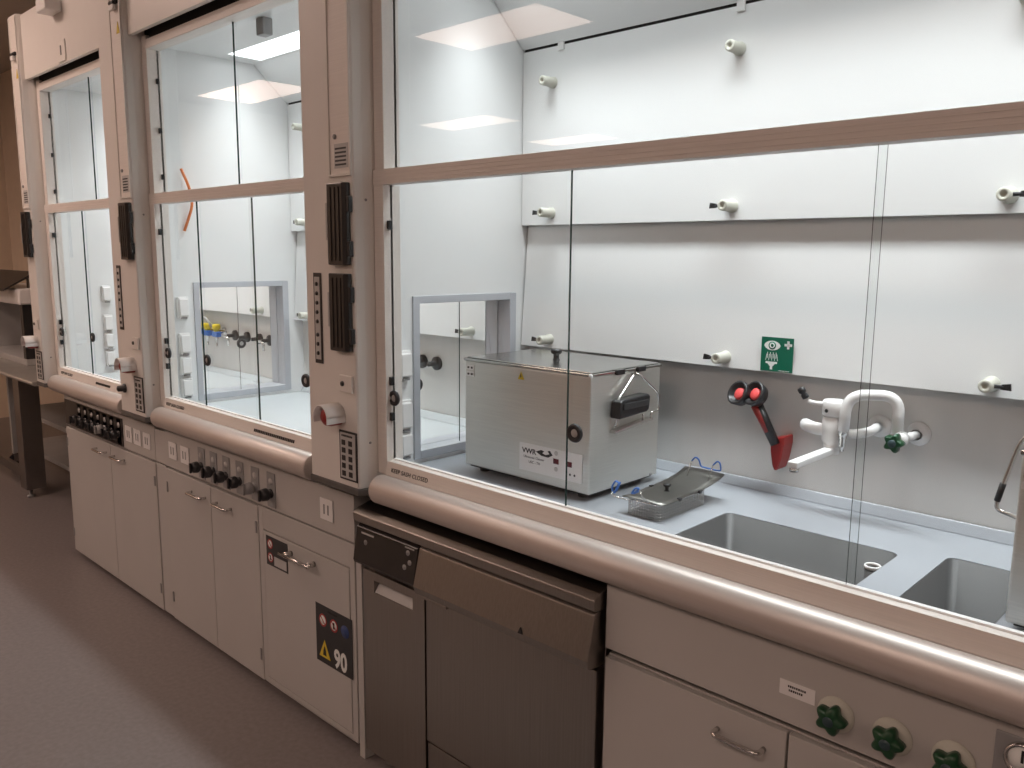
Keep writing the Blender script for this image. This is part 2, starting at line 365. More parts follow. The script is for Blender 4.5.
# taps on the back walls of the far and middle hoods
def tap_rosette(x, z, parent, knob=True):
    m = MB(); m.lathe((x, .7495, z), (0, -1, 0), [(.028, 0), (.028, .012), (.020, .016), (.010, .018), (.010, .05), (0, .05)], 18)
    o = m.build('tap_rosette', BLACK, parent)
    if knob:
        MB().tube(smooth_path([(x, .700, z), (x, .675, z), (x+.055, .675, z-.006), (x+.055, .675, z-.045)], .012, 4), .007, 8).build('tap_spout', CHROME, o)
def gas_valve(x, z, parent):
    o = MB().lathe((x, .7495, z), (0, -1, 0), [(.026, 0), (.026, .008), (.012, .012), (.012, .045), (0, .045)], 16).build('valve_body', CHROME, parent)
    MB().lathe((x, .70, z+.045), (0, 0, -1), [(0, 0), (.020, 0), (.022, .006), (.022, .024), (.016, .030), (.012, .05), (0, .05)], 14).build('yellow_cap', YCAP, o)
    MB().box(x-.028, x+.028, .685, .715, z-.025, z+.005).build('blue_body', BLUE, o, .005)
    MB().lathe((x, .70, z-.025), (0, 0, -1), [(.010, 0), (.010, .012), (.006, .014), (.005, .05), (.008, .052), (0, .054)], 12).build('hose_nozzle', CHROME, o)
for x in (-4.54, -4.43, -4.325): gas_valve(x, 1.165, h1)
for x, k in ((-4.20, True), (-4.07, False), (-3.94, False), (-3.835, True), (-3.74, False)): tap_rosette(x, 1.155, h1, k)
for x, k in ((-2.62, True), (-2.53, False)): tap_rosette(x, 1.162, h2, k)
MB().tube(smooth_path([(-4.50, .735, 1.13), (-4.50, .70, 1.22), (-4.44, .69, 1.25), (-4.40, .71, 1.19)], .05, 6), .007, 8).build('loop_pipe', LGREY, h1)
finger_pull((P3+.056-.0185, .232, 1.185), h3, (1, 0, 0))
finger_pull((P2+.056-.0185, .43, 1.185), h2, (1, 0, 0))

# ------------------------------------------------------------------ worktops and sinks
def worktop(label, xl, xr, holes):
    m = MB(); zs = (.895, ZB); ya, yb = .028, .748
    xs = xl
    for (x0, x1, y0, y1) in holes:
        m.box(xs, x0, ya, yb, *zs); m.box(x0, x1, ya, y0, *zs); m.box(x0, x1, y1, yb, *zs); xs = x1
        r = .022
        for cx, cy, sx, sy in ((x0, y0, 1, 1), (x1, y0, -1, 1), (x1, y1, -1, -1), (x0, y1, 1, -1)):
            pts = [(cx, cy)] + [(cx+sx*r-sx*r*math.cos(a), cy+sy*r-sy*r*math.sin(a)) for a in [PI/2*k/5 for k in range(6)]]
            m.prism(pts, 'z', *zs)
    m.box(xs, xr, ya, yb, *zs)
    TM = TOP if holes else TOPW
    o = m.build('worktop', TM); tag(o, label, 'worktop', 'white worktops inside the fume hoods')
    # raised rim along the back and front
    m = MB(); m.prism([(.722, ZB+.0003), (.7475, ZB+.0003), (.7475, .957), (.741, .957)], 'x', xl+.002, xr-.002); m.build('back_upstand', TM, o, .002)
    m = MB(); m.prism([(.0365, ZB+.0003), (.060, ZB+.0003), (.050, .952), (.0365, .956)], 'x', pl_in(xl), xr-.13); m.build('front_rim', TM, o, .002)
    return o
def pl_in(x): return x+.13
S1 = (-1.050, -.610, .165, .478); S2 = (-.525, -.352, .165, .540)
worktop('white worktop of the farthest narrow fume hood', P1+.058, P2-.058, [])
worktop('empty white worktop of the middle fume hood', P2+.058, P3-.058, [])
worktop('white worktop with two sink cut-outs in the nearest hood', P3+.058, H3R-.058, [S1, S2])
def sink(label, s, depth):
    x0, x1, y0, y1 = s
    L = lambda d, z, r: [(x, y, z) for x, y in rrect(x0+d, x1-d, y0+d, y1-d, r)]
    m = MB(); m.loft([L(-.006, .8935, .028), L(-.006, .8935-depth, .028)], 0, True, False, True)
    m.loft([L(-.006, .8935, .028), L(.0004, .8935, .022), L(.0004, .9288, .022), L(.0022, .9288, .021), L(.014, .90-depth, .02)], 0, True, False, True)
    o = m.build('sink_basin', SINK); return tag(o, label, 'sink', 'grey sinks set into the worktop')
sk = sink('long grey sink basin with a white overflow pipe, in front of the faucet', S1, .26)
sink('narrow grey sink basin beside the tall metal tank at the hood end', S2, .26)
m = MB(); m.lathe((-.640, .395, .64), (0, 0, 1), [(.0, .002), (.014, .002), (.014, .270), (.017, .270), (.017, .0), (0, 0)], 24)
op = m.build('overflow_pipe', SINK, sk)
MB().lathe((-.640, .395, .9103), (0, 0, 1), [(.0142, 0), (.0142, .006), (.0165, .008), (.0185, .006), (.0185, 0), (.0142, 0)], 24).build('pipe_rim', WPLAS, sk)

# ------------------------------------------------------------------ service pillars
def dome(c, r, axis, n=14):
    return [(r*math.cos(a), r*math.sin(a)) for a in [PI/2*k/6 for k in range(7)]]
def flap(px, x0, x1, z0, z1, parent):
    y = -.0605
    m = MB(); m.prism([(x0, y), (x1, y), (x1, y-.014), (x1-.012, y-.022), (x0+.012, y-.022), (x0, y-.016)], 'z', z0, z1)
    o = m.build('socket_flap', SMOKE, parent, .003)
    box(x0+.004, x0+.011, y-.0235, y-.019, z0+.07, z1-.055).build('flap_highlight_strip', LGREY, o)
    for k in range(3): box(x0+.028+.02*k, x0+.030+.02*k, y-.0245, y-.021, z0+.012, z1-.012).build('flap_rib', SMOKE, o)
    for zz in (z1-.06, z0+.045): box(x1+.0003, x1+.011, y-.015, y, zz-.022, zz+.022).build('flap_hinge', BLACK, o, .002)
def pillar(px, label, flaps, strip, knob, high, xa=-.127):
    t = thing('service_pillar', label, 'service pillar', (px, 0, .89), 'service pillars between the hoods')
    prof = [(xa, -.055), (xa+.005, -.06), (.122, -.06), (.127, -.055), (.131, -.030), (.140, -.004), (.140, .060), (xa-.013, .060), (xa-.013, -.004), (xa-.004, -.030)]
    MB().prism([(px+a, b) for a, b in prof], 'z', .914, 2.75).build('pillar_body', PAINT, t, .0015)
    MB().prism([(px+xa-.001, -.063), (px+.125, -.063), (px+.175, .0), (px+.175, .05), (px+xa-.013, .05), (px+xa-.013, 0)], 'z', .893, .9135).build('pillar_foot', mat_foot, t, .002)
    m = MB(); m.box(px+.018, px+.024, -.066, -.0605, 1.822, 2.74); m.box(px+.118, px+.124, -.066, -.0605, 1.822, 2.74); m.box(px+.018, px+.124, -.066, -.0605, 1.815, 1.8218)
    m.build('channel_frame', PAINT, t, .001)
    m = MB(); m.box(px+.0245, px+.117, -.0625, -.0605, 1.822, 2.74); m.build('channel_panel', RAIL, t)
    for z0, z1 in flaps: flap(px, px+.020, px+.114, z0, z1, t)
    lb = box(px+.045, px+.112, -.0635, -.0627, 1.838, 1.905).build('info_label', LGREY, t)
    for k in range(5): scribble(px+.050, px+.107, 1.845+.011*k, .005, -.0636, lb, 9)
    MB().lathe((px+.050, -.0627, 1.925), (0, -1, 0), [(.007, 0), (.007, .004), (0, .005)], 12).build('lock', GREYP, t)
    if strip:
        s = box(px-.082, px-.040, -.0625, -.0605, 1.271, 1.543).build('button_strip', BLACK, t, .001)
        box(px-.076, px-.049, -.0632, -.0626, 1.283, 1.531).build('strip_face', LGREY, s)
        for k in range(8):
            MB().lathe((px-.0625, -.0633, 1.302+.028*k+(.012 if k > 2 else 0)), (0, -1, 0), [(.0065, 0), (.006, .003), (0, .003)], 10).build('button', BLACK, s)
    s = box(px+.048, px+.112, -.069, -.0605, 1.198, 1.249).build('key_switch', PAINT, t, .003)
    MB().lathe((px+.068, -.0692, 1.224), (0, -1, 0), [(.008, 0), (.007, .004), (0, .004)], 12).build('key_hole', BLACK, s)
    # alarm lamp: white hood over a red lens
    cx, cz = px+(.030 if xa < 0 else .052), 1.125
    loops = []
    n = 14
    for r, y in ((.033, -.0605), (.037, -.0605), (.037, -.125), (.033, -.125)):
        loops.append([(cx+r*math.cos(PI*k/n), y, cz+r*math.sin(PI*k/n)) for k in range(n+1)] + [(cx-r, y, cz-.020 if r > 0 else cz), (cx+r, y, cz-.020)][0:0])
    m = MB(); L = loops; k = n+1
    vs = [v for l in L for v in l]
    fs = [(j*k+i, j*k+i+1, ((j+1) % 4)*k+i+1, ((j+1) % 4)*k+i) for j in range(4) for i in range(n)]
    m.add(vs, fs, 0, True); m.add([L[j][0] for j in range(4)], [(0, 1, 2, 3)]); m.add([L[j][-1] for j in range(4)], [(3, 2, 1, 0)])
    for sgn in (-1, 1): m.box(cx+sgn*.035-.0021, cx+sgn*.035+.0021, -.125, -.0605, cz-.018, cz-.0003)
    o = m.build('alarm_hood', WPLAS, t)
    MB().lathe((cx, -.0608, cz-.001), (0, -1, 0), [(.030, 0), (.030, .030), (.026, .045), (.015, .053), (0, .055)], 20).build('alarm_lens', RED, o)
    kp = box(px+.036, px+.124, -.0635, -.0605, .932, 1.082).build('keypad', BLACK, t, .001)
    box(px+.042, px+.117, -.0642, -.0636, .938, 1.076).build('keypad_face', LGREY, kp)
    for i in range(2):
        for j in range(5): box(px+.050+.034*i, px+.068+.034*i, -.066, -.0643, .944+.0235*j, .960+.0235*j).build('keypad_button', BLACK, kp, .001)
    scribble(px+.050, px+.108, 1.064, .006, -.0643, kp, 8)
    if knob:
        MB().lathe((px-.073, -.0605, 1.016), (0, -1, 0), [(.020, 0), (.020, .006), (.014, .010), (.013, .030), (.006, .034), (0, .034)], 16).build('round_knob', BLACK, t)
    for z in (1.05, 1.75): MB().lathe((px+.1335, -.022, z), (.94, -.34, 0), [(.004, 0), (.004, .001), (0, .001)], 10).build('screw_cap', GREYP, t)
    if high:
        MB().prism([(px+.080, 2.448), (px+.108, 2.448), (px+.094, 2.492)], 'y', -.0645, -.0627).build('warning_triangle', YELLOW, t)
        c = MB(); c.cyl((px+.045, -.068, 2.565), (px+.105, -.068, 2.565), .009, n=12); c.build('latch_bolt', BLACK, t)
        box(px+.055, px+.095, -.080, -.0665, 2.535, 2.555).build('latch_plate', WPLAS, t, .002)
mat_foot = mat('dark_grey_foot', (.10, .095, .09), .4, var=.05)
FA, FB = (1.568, 1.797), (1.32, 1.544)
pillar(P1, 'service pillar at the far end of the hoods, next to the steel table', [FA], False, False, True, .006)
pillar(P2, 'service pillar between the narrow and the middle hood with a black knob', [FA], True, True, True)
pillar(P3, 'nearest service pillar with two smoked socket flaps and a red alarm', [FA, FB], True, False, True)
pillar(H3R, 'service pillar at the near end of the widest fume hood', [FA], False, False, False)
box(P1-.03, P1-.012, -.003, .80, .915, 2.745).build('outer_cladding', PAINT, h1, .002)

# ------------------------------------------------------------------ base cabinets
def bow_handle(x0, x1, z, parent, r=.0055, out=.028, y=0.0, name='handle', m=None):
    return MB().tube(smooth_path([(x0, y, z), (x0, y-out, z), (x1, y-out, z), (x1, y, z)], .018, 6), r, 10).build(name, m or CHROME, parent)
def hinge(x, z, parent): box(x-.005, x+.005, -.0225, -.0185, z-.022, z+.022).build('hinge', GREYP, parent, .001)
def door(x0, x1, z0, z1, parent, hx0=None, hx1=None, hz=.632, hinge_x=None, name='door'):
    d = box(x0, x1, -.018, -.0005, z0, z1).build(name, CABP, parent, .0018)
    if hx0 is not None: bow_handle(hx0, hx1, hz, d, y=-.017)
    if hinge_x is not None:
        for z in (z0+.10, z1-.08): hinge(hinge_x, z, d)
    return d
OFF = .018                                            # cabinet fronts stand at y = -0.018
c1 = thing('base_cabinet', 'far base cabinet with two doors under the narrow fume hood', 'cabinet', (-4.04, .3, 0), 'base cabinets under the hoods')
m = MB(); m.box(-4.585, -3.395, .0, .58, .03, .708); m.build('body', CABP, c1, .001)
box(-4.54, -3.40, .05, .54, .0, .0295).build('plinth', mat_foot, c1)
door(-4.583, -3.998, .035, .703, c1, -4.165, -4.045, .655, -4.572)
door(-3.994, -3.494, .035, .703, c1, -3.945, -3.830, .655, -3.505)
box(-3.490, -3.397, -.014, -.0005, .035, .708).build('filler_strip', CABP, c1, .001)
c2 = thing('base_cabinet', 'plain two-door base cabinet left of the cabinet marked with 90', 'cabinet', (-3.01, .3, 0), 'base cabinets under the hoods')
box(-3.393, -2.630, .0, .58, .03, .708).build('body', CABP, c2, .001)
box(-3.39, -2.64, .05, .54, .0, .0295).build('plinth', mat_foot, c2)
door(-3.391, -2.995, .035, .703, c2, -3.155, -3.035, .648, -3.380)
door(-2.991, -2.634, .035, .703, c2, -2.940, -2.830, .648, -2.645)

# ---- service panels under the sills
def service_panel(label, x0, x1, group='service panels under the sills'):
    t = thing('service_panel', label, 'control panel', ((x0+x1)/2, .02, .71), group)
    box(x0, x1, -.016, .05, .7135, .866).build('panel_plate', CABP, t, .0015)
    box(x0, x1, -.008, .05, .8665, .8745).build('shadow_joint', GAP, t)
    return t
def valve(x, parent, m=BLACK, n=0):
    y = -.0165
    p = box(x-.027, x+.027, y-.003, y, .722, .846).build('valve_plate', GREYP, parent, .001)
    MB().lathe((x, y-.0033, .815), (0, -1, 0), [(.013, 0), (.012, .002), (0, .002)], 12).build('valve_pictogram', LGREY, p)
    k = MB(); k.lathe((x, y-.0033, .772), (0, -1, 0), [(.017, 0), (.017, .006), (.010, .008), (.010, .012), (.021, .014), (.023, .018), (.021, .036), (.012, .040), (0, .040)], 16)
    k.build('valve_knob', m, p)
    g = MB(); g.box(x-.006, x+.006, y-.052, y-.0435, .752, .792); g.build('knob_grip', m, p, .003)
def panel_socket(x, parent, z=.79):
    o = box(x-.036, x+.036, -.021, -.0165, z-.036, z+.036).build('socket_plate', WPLAS, parent, .003)
    m = MB()
    for s in (-1, 1): m.box(x+s*.011-.004, x+s*.011+.004, -.0218, -.0211, z-.016, z+.016)
    m.build('socket_slot', GREYP, o)
sp = service_panel('far service panel with a long dark strip of black valve knobs', -4.585, -3.492)
box(-4.575, -3.83, -.0195, -.0163, .719, .849).build('dark_strip', SMOKE, sp)
for k in range(7): valve(-4.37+.083*k, sp, BLACK if k != 4 else GREYP)
for x in (-3.76, -3.665, -3.565): panel_socket(x, sp)
sp = service_panel('middle service panel with six separate valve plates and wall sockets', -3.393, -2.045)
for k, x in enumerate((-3.055, -2.955, -2.855, -2.752, -2.642, -2.532)): valve(x, sp, GREYP if k == 4 else BLACK)
for x in (-3.31, -3.20): panel_socket(x, sp)
panel_socket(-2.19, sp)
box(-3.491, -3.396, -.014, .05, .7135, .857).build('filler_strip', CABP, c1, .001)

# ---- safety cabinet
s = thing('safety_cabinet', 'flammables safety cabinet marked 90 with black hazard labels', 'cabinet', (-2.34, .3, 0))
m = MB(); m.box(-2.627, -2.045, .012, .58, .04, .708)
m.box(-2.627, -2.598, -.018, .012, .04, .708); m.box(-2.070, -2.045, -.018, .012, .04, .708); m.box(-2.598, -2.070, -.018, .012, .628, .708); m.box(-2.598, -2.070, -.018, .012, .04, .062)
m.build('body', CABP, s, .0015)
for x in (-2.58, -2.09):
    for y in (.05, .5): MB().cyl((x, y, 0), (x, y, .0395), .02, n=14).build('levelling_foot', RUBBER, s)
d = box(-2.594, -2.074, -.020, .010, .066, .624).build('door', CABP, s, .002)
h = MB(); h.cyl((-2.44, -.050, .586), (-2.255, -.050, .586), .006, n=10)
for x in (-2.41, -2.27): h.cyl((x, -.020, .586), (x, -.050, .586), .010, n=12)
h.build('handle', CHROME, d)
def pictogram(cx, z, r, y, parent, ring, inner):
    MB().lathe((cx, y, z), (0, -1, 0), [(r, 0), (r, .0006), (r*.76, .0006), (r*.76, 0)], 24).build('pictogram_ring', ring, parent)
    MB().lathe((cx, y, z), (0, -1, 0), [(r*.74, 0), (r*.74, .0004), (0, .0004)], 24).build('pictogram_disc', SWHITE, parent)
    g = MB(); a = math.radians(45)
    g.box(-r*.75, r*.75, -.0003, 0, -r*.09, r*.09, 0); g.xf(Matrix.Translation((cx, y-.0006, z)) @ Matrix.Rotation(a, 4, 'Y')); g.build('pictogram_bar', ring, parent)
    if inner: box(cx-r*.18, cx+r*.18, y-.0009, y-.0005, z-r*.5, z+r*.5).build('pictogram_figure', INK, parent)
REDP = mat('red_print', (.42, .05, .05), .5, var=.03); BLUEP = mat('blue_print', (.04, .07, .20), .5, var=.03)
l = box(-2.2670, -2.0620, -.0215, -.0203, .254, .457).build('hazard_label', BLACK, d)
scribble(-2.1970, -2.1320, .440, .006, -.0216, l, 8); 
pictogram(-2.2250, .405, .022, -.0217, l, REDP, False); pictogram(-2.1620, .405, .022, -.0217, l, REDP, True)
MB().lathe((-2.1000, -.0217, .405), (0, -1, 0), [(.022, 0), (.022, .0006), (0, .0006)], 24).build('pictogram_disc', BLUEP, l)
MB().prism([(-2.2500, .275), (-2.1860, .275), (-2.2180, .338)], 'y', -.0222, -.0217).build('warning_triangle', YELLOW, l)
MB().prism([(-2.2280, .283), (-2.2080, .283), (-2.2110, .302), (-2.2180, .318), (-2.2250, .300)], 'y', -.0227, -.0223).build('flame_mark', INK, l)
text('90', .088, -2.1650, -.0218, .266, l, SWHITE, 'number_print', sx=.82, bold=.0028)
l = box(-2.5740, -2.4340, -.0215, -.0203, .505, .612).build('hazard_label', BLACK, d)
pictogram(-2.5470, .585, .018, -.0217, l, REDP, False); pictogram(-2.5470, .535, .018, -.0217, l, REDP, True)
box(-2.5220, -2.4420, -.0221, -.0216, .512, .545).build('label_field', LGREY, l)

# ---- dishwasher
w = thing('glassware_washer', 'stainless steel glassware washer under the nearest hood', 'washer', (-1.52, .3, 0))
box(-1.995, -1.082, .0, .60, .06, .80).build('body', STEELD, w, .002)
m = MB(); m.prism([(-.048, .806), (-.050, .832), (-.030, .845), (.02, .8565), (.60, .8565), (.60, .802), (-.03, .802)], 'x', -2.004, -1.080); m.build('top_lid', STEELV, w, .003)
fy = -.030
m = MB(); m.prism([(fy, .800), (fy-.014, .790), (fy-.030, .690), (fy-.026, .680), (fy, .690), (0, .690), (0, .80)], 'x', -1.992, -1.706); cp = m.build('control_panel', SMOKE, w, .002)
def ctl(x, z): return fy-.014-.016*(.790-z)/.10
for k, (x, z) in enumerate(((-1.94, .752), (-1.745, .770), (-1.733, .745), (-1.753, .728))):
    MB().lathe((x, ctl(x, z)-.0002, z), (0, -1, .12), [(.008, 0), (.008, .001), (0, .0012)], 14).build('indicator', mat_amber if k == 0 and False else GREYP, cp)
box(-1.965, -1.905, ctl(0, .778)-.001, ctl(0, .778)+.002, .774, .779).build('maker_mark', LGREY, cp)
box(-1.760, -1.720, ctl(0, .783)-.001, ctl(0, .783)+.002, .782, .786).build('display_bar', LGREY, cp)
m = MB(); m.prism([(fy-.004, .800), (fy-.012, .795), (fy-.036, .690), (fy-.030, .668), (fy-.006, .664), (0, .664), (0, .80)], 'x', -1.702, -1.084); m.build('door_band', STEELV, w, .003)
box(-1.700, -1.580, fy-.022, fy-.004, .655, .6635).build('band_lip', STEELV, w, .002)
MB().prism([(-1.300, .690), (-1.284, .690), (-1.292, .706)], 'y', -.068, -.064).build('start_mark', BLACK, w)
m = MB(); x0, x1, z0, z1 = -1.985, -1.696, .06, .655
hx0, hx1, hz0, hz1 = -1.930, -1.748, .592, .630
m.box(x0, hx0, fy, 0, z0, z1); m.box(hx1, x1, fy, 0, z0, z1); m.box(hx0, hx1, fy, 0, z0, hz0); m.box(hx0, hx1, fy, 0, hz1, z1); m.box(hx0, hx1, fy+.022, 0, hz0, hz1)
cd = m.build('column_door', STEELV, w)
m = MB(); m.prism([(fy+.001, hz0+.001), (fy+.003, hz0+.004), (fy+.0215, hz1-.008), (fy+.0215, hz0+.001)], 'x', hx0+.002, hx1-.002); m.build('recessed_grip', LGREY, cd, .001)
box(-1.690, -1.086, fy, 0, .215, .655).build('main_door', STEELV, w, .003)
box(-1.690, -1.086, fy+.004, 0, .065, .208).build('service_flap', STEELV, w, .002)
for x in (-1.94, -1.14):
    MB().lathe((x, .04, 0), (0, 0, 1), [(0, 0), (.022, 0), (.022, .012), (.010, .016), (.010, .0597), (0, .0597)], 14).build('foot', GREYP, w)
box(-2.040, -2.012, -.016, .02, .0, .708).build('filler_strip', CABP, s, .001)

# ---- sink cabinet
c3 = thing('base_cabinet', 'near base cabinet with bow handles under the sinks', 'cabinet', (-.4, .3, 0), 'base cabinets under the hoods')
box(-1.072, .30, .0, .16, .03, .696).build('front_frame', CABP, c3, .001)
box(-1.072, -1.052, .1605, .58, .03, .635).build('side_panel', CABP, c3, .001)
box(.28, .30, .1605, .58, .03, .635).build('side_panel', CABP, c3, .001)
box(-1.05, .28, .1605, .58, .03, .05).build('base_panel', CABP, c3, .001)
box(-1.05, .29, .05, .54, .0, .0295).build('plinth', mat_foot, c3)
door(-1.070, -.632, .035, .693, c3, -.778, -.676, .640)
door(-.627, -.190, .035, .693, c3, -.566, -.464, .640)
door(-.185, .298, .035, .693, c3, -.126, -.024, .640)
sp = service_panel('near service panel with three green star knobs', -1.072, .30)
def star_knob(x, z, parent):
    o = MB().lathe((x, -.0165, z), (0, -1, 0), [(.034, 0), (.034, .004), (.028, .008), (.012, .012), (.012, .016), (0, .016)], 24).build('knob_rosette', CREAMP, parent)
    P = []
    for k in range(40):
        a = 2*PI*k/40; r = .0225+.0045*math.cos(5*a); P.append((r*math.cos(a), r*math.sin(a)))
    L = lambda sc_, y: [(x+u*sc_, y, z+v*sc_) for u, v in P]
    m = MB(); m.loft([L(.8, -.029), L(1.08, -.033), L(1.08, -.047), L(.9, -.053), L(.45, -.0545)], 0, True, True, True); m.build('star_knob', GREEN, o)
    MB().lathe((x, -.0546, z), (0, -1, 0), [(.010, 0), (.009, .0015), (0, .0015)], 16).build('knob_cap', mat_dkcap, o)
mat_dkcap = mat('dark_blue_cap', (.03, .06, .07), .4, var=.05)
for x in (-.541, -.441, -.342): star_knob(x, .770, sp)
l = box(-.652, -.582, -.0175, -.0163, .770, .800).build('paper_label', WPLAS, sp)
scribble(-.635, -.597, .788, .004, -.0176, l, 9); scribble(-.633, -.603, .780, .004, -.0176, l, 7)
g = box(-.285, -.16, -.021, -.0163, .720, .853).build('gauge_plate', GREYP, sp, .002)
MB().lathe((-.243, -.0213, .822), (0, -1, 0), [(.026, 0), (.026, .012), (.023, .012), (.022, .009), (0, .009)], 28).build('pressure_gauge', [CHROME], g)
MB().lathe((-.243, -.0306, .822), (0, -1, 0), [(.021, 0), (.021, .0004), (0, .0004)], 24).build('gauge_dial', SWHITE, g)
box(-.245, -.241, -.0318, -.0311, .817, .838).build('gauge_needle', INK, g)
MB().lathe((-.243, -.0213, .760), (0, -1, 0), [(.016, 0), (.016, .02), (.012, .024), (0, .024)], 20).build('gauge_knob', BLACK, g)

# ------------------------------------------------------------------ ultrasonic cleaners
def cleaner_body(t, x0, x1, y0, y1, zt):
    zb = ZB+.014
    for x in (x0+.05, x1-.05):
        for y in (y0+.04, y1-.04): MB().cyl((x, y, ZB+.0005), (x, y, zb), .016, n=12).build('rubber_foot', RUBBER, t)
    box(x0+.012, x1-.012, y0+.012, y1-.012, zb, zb+.006).build('base_tray', BLACK, t)
    b = box(x0, x1, y0, y1, zb+.0063, zt-.012).build('tank_body', STEEL, t, .004)
    return b
u = thing('ultrasonic_cleaner', 'brushed steel ultrasonic cleaner with lid and control label in the hood', 'ultrasonic cleaner', (-1.61, .44, ZB), 'steel tanks on the worktop')
X0, X1, Y0, Y1, ZT = -1.858, -1.362, .277, .605, 1.290
b = cleaner_body(u, X0, X1, Y0, Y1, ZT)
m = MB(); m.box(X0-.003, X1+.004, Y0-.004, Y1+.003, ZT-.0115, ZT-.004); m.box(X0+.004, X1-.004, Y0+.004, Y1-.004, ZT-.004, ZT)
lid = m.build('lid', STEELL, u, .002)
m = MB(); m.lathe((-1.61, .42, ZT+.0002), (0, 0, 1), [(.012, 0), (.009, .004), (.009, .016), (.016, .020), (.018, .026), (.016, .032), (0, .033)], 18); m.build('lid_knob', BLACK, lid)
for y in (.40, .50): box(X1-.002, X1+.009, y-.018, y+.018, ZT-.016, ZT-.002).build('lid_notch', BLACK, lid, .001)
MB().lathe((X1+.001, Y0-.004, ZT-.008), (.7, -.7, 0), [(.006, 0), (.006, .004), (0, .005)], 10).build('corner_cap', WPLAS, lid)
pl = box(-1.622, -1.386, Y0-.0016, Y0-.0003, .978, 1.060).build('control_label', SWHITE2 if False else WPLAS, b)
pz = Y0-.0018
text('VWR', .021, -1.611, pz, 1.031, pl, INK, 'maker_print', sx=1.15, bold=.0005)
m = MB(); m.prism([(-1.557, 1.041), (-1.537, 1.049), (-1.525, 1.047), (-1.532, 1.040), (-1.520, 1.037), (-1.505, 1.042), (-1.512, 1.050), (-1.503, 1.052), (-1.493, 1.040), (-1.510, 1.031), (-1.535, 1.032)], 'y', pz-.0004, pz); m.build('maker_emblem', INK, pl)
text('Ultrasonic Cleaner', .0105, -1.605, pz, 1.017, pl, INK, 'model_print'); text('USC - TH', .011, -1.585, pz, 1.003, pl, INK, 'model_print')
for x in (-1.480, -1.432): box(x-.010, x+.010, pz-.0008, pz, 1.018, 1.033).build('red_display', DISPR, pl)
for x, z in ((-1.480, 1.049), (-1.480, 1.003)): MB().lathe((x, pz, z), (0, -1, 0), [(.007, 0), (.0055, .0008), (0, .0008)], 14).build('membrane_key', LGREY, pl)
for x in (-1.428, -1.412): MB().lathe((x, pz, .997), (0, -1, 0), [(.0035, 0), (.003, .0008), (0, .0008)], 10).build('membrane_key', BLACK, pl)
MB().prism([(-1.632, 1.244), (-1.607, 1.244), (-1.6195, 1.267)], 'y', pz, pz+.0012).build('warning_triangle', YELLOW, b)
MB().prism([(-1.6205, 1.249), (-1.6170, 1.252), (-1.6195, 1.262), (-1.622, 1.254)], 'y', pz-.0006, pz-.0002).build('shock_mark', INK, b)
for z in (1.258, 1.238):
    q = box(-1.850, -1.816, pz, pz+.0012, z-.007, z+.008).build('rating_label', WPLAS, b)
    for x in (-1.841, -1.826): box(x-.004, x+.004, pz-.0004, pz-.0001, z-.003, z+.003).build('rating_mark', INK, q)
MB().lathe((X1+.0003, .570, .957), (1, 0, 0), [(.006, 0), (.005, .003), (0, .003)], 10).build('side_screw', GREYP, b)
# carrying gear on the near side
xs = X1+.012
m = MB()
m.tube(smooth_path([(X1+.001, .46, 1.270), (xs, .455, 1.268), (xs+.004, .375, 1.205), (xs+.004, .372, 1.150), (xs, .372, 1.132)], .012, 4), .0032, 8)
m.tube(smooth_path([(X1+.001, .475, 1.270), (xs, .480, 1.268), (xs+.004, .572, 1.205), (xs+.004, .580, 1.152), (xs, .545, 1.150), (xs, .545, 1.128), (xs, .505, 1.126), (xs, .505, 1.150)], .012, 4), .0032, 8)
m.build('wire_bracket', CHROME, u)
m = MB(); m.prism([(.362, 1.113), (.362, 1.121), (.510, 1.135), (.545, 1.135), (.545, 1.127), (.510, 1.127)], 'x', X1+.0005, X1+.022); m.build('bracket_shelf', CHROME, u, .001)
m = MB(); m.prism([(.362, 1.155), (.366, 1.204), (.380, 1.209), (.498, 1.213), (.508, 1.205), (.502, 1.166), (.490, 1.161)], 'x', X1+.0008, X1+.036)
gp = m.build('carry_grip', mat_grip if False else BLACK, u, .005)
box(X1+.0365, X1+.040, .375, .495, 1.180, 1.198).build('grip_ridge', RUBBER, gp, .001)

u2 = thing('ultrasonic_cleaner', 'tall steel tank with bent wire handle beside the narrow sink', 'ultrasonic cleaner', (-.10, .36, ZB), 'steel tanks on the worktop')
X0, X1, Y0, Y1, ZT = -.332, .16, .192, .52, 1.272
b = cleaner_body(u2, X0, X1, Y0, Y1, ZT)
lid = box(X0-.003, X1+.003, Y0-.003, Y1+.003, ZT-.0115, ZT-.002).build('lid', STEELL, u2, .002)
m = MB(); m.tube(smooth_path([(X0+.01, .30, 1.274), (X0-.012, .30, 1.285), (X0-.028, .30, 1.262), (X0-.055, .30, 1.145), (X0-.056, .30, 1.126), (X0+.001, .30, 1.112)], .012, 4), .004, 8); m.build('wire_handle', CHROME, u2)
MB().cyl((X0-.048, .30, 1.178), (X0-.0555, .30, 1.142), .0058, n=10).build('handle_sleeve', BLACK, u2)
q = box(X0+.006, X0+.05, Y0-.0016, Y0-.0003, 1.222, 1.245).build('display_window', DISPR, b)
q = box(X0+.004, X0+.05, Y0-.0016, Y0-.0003, 1.200, 1.214).build('rating_label', WPLAS, b)

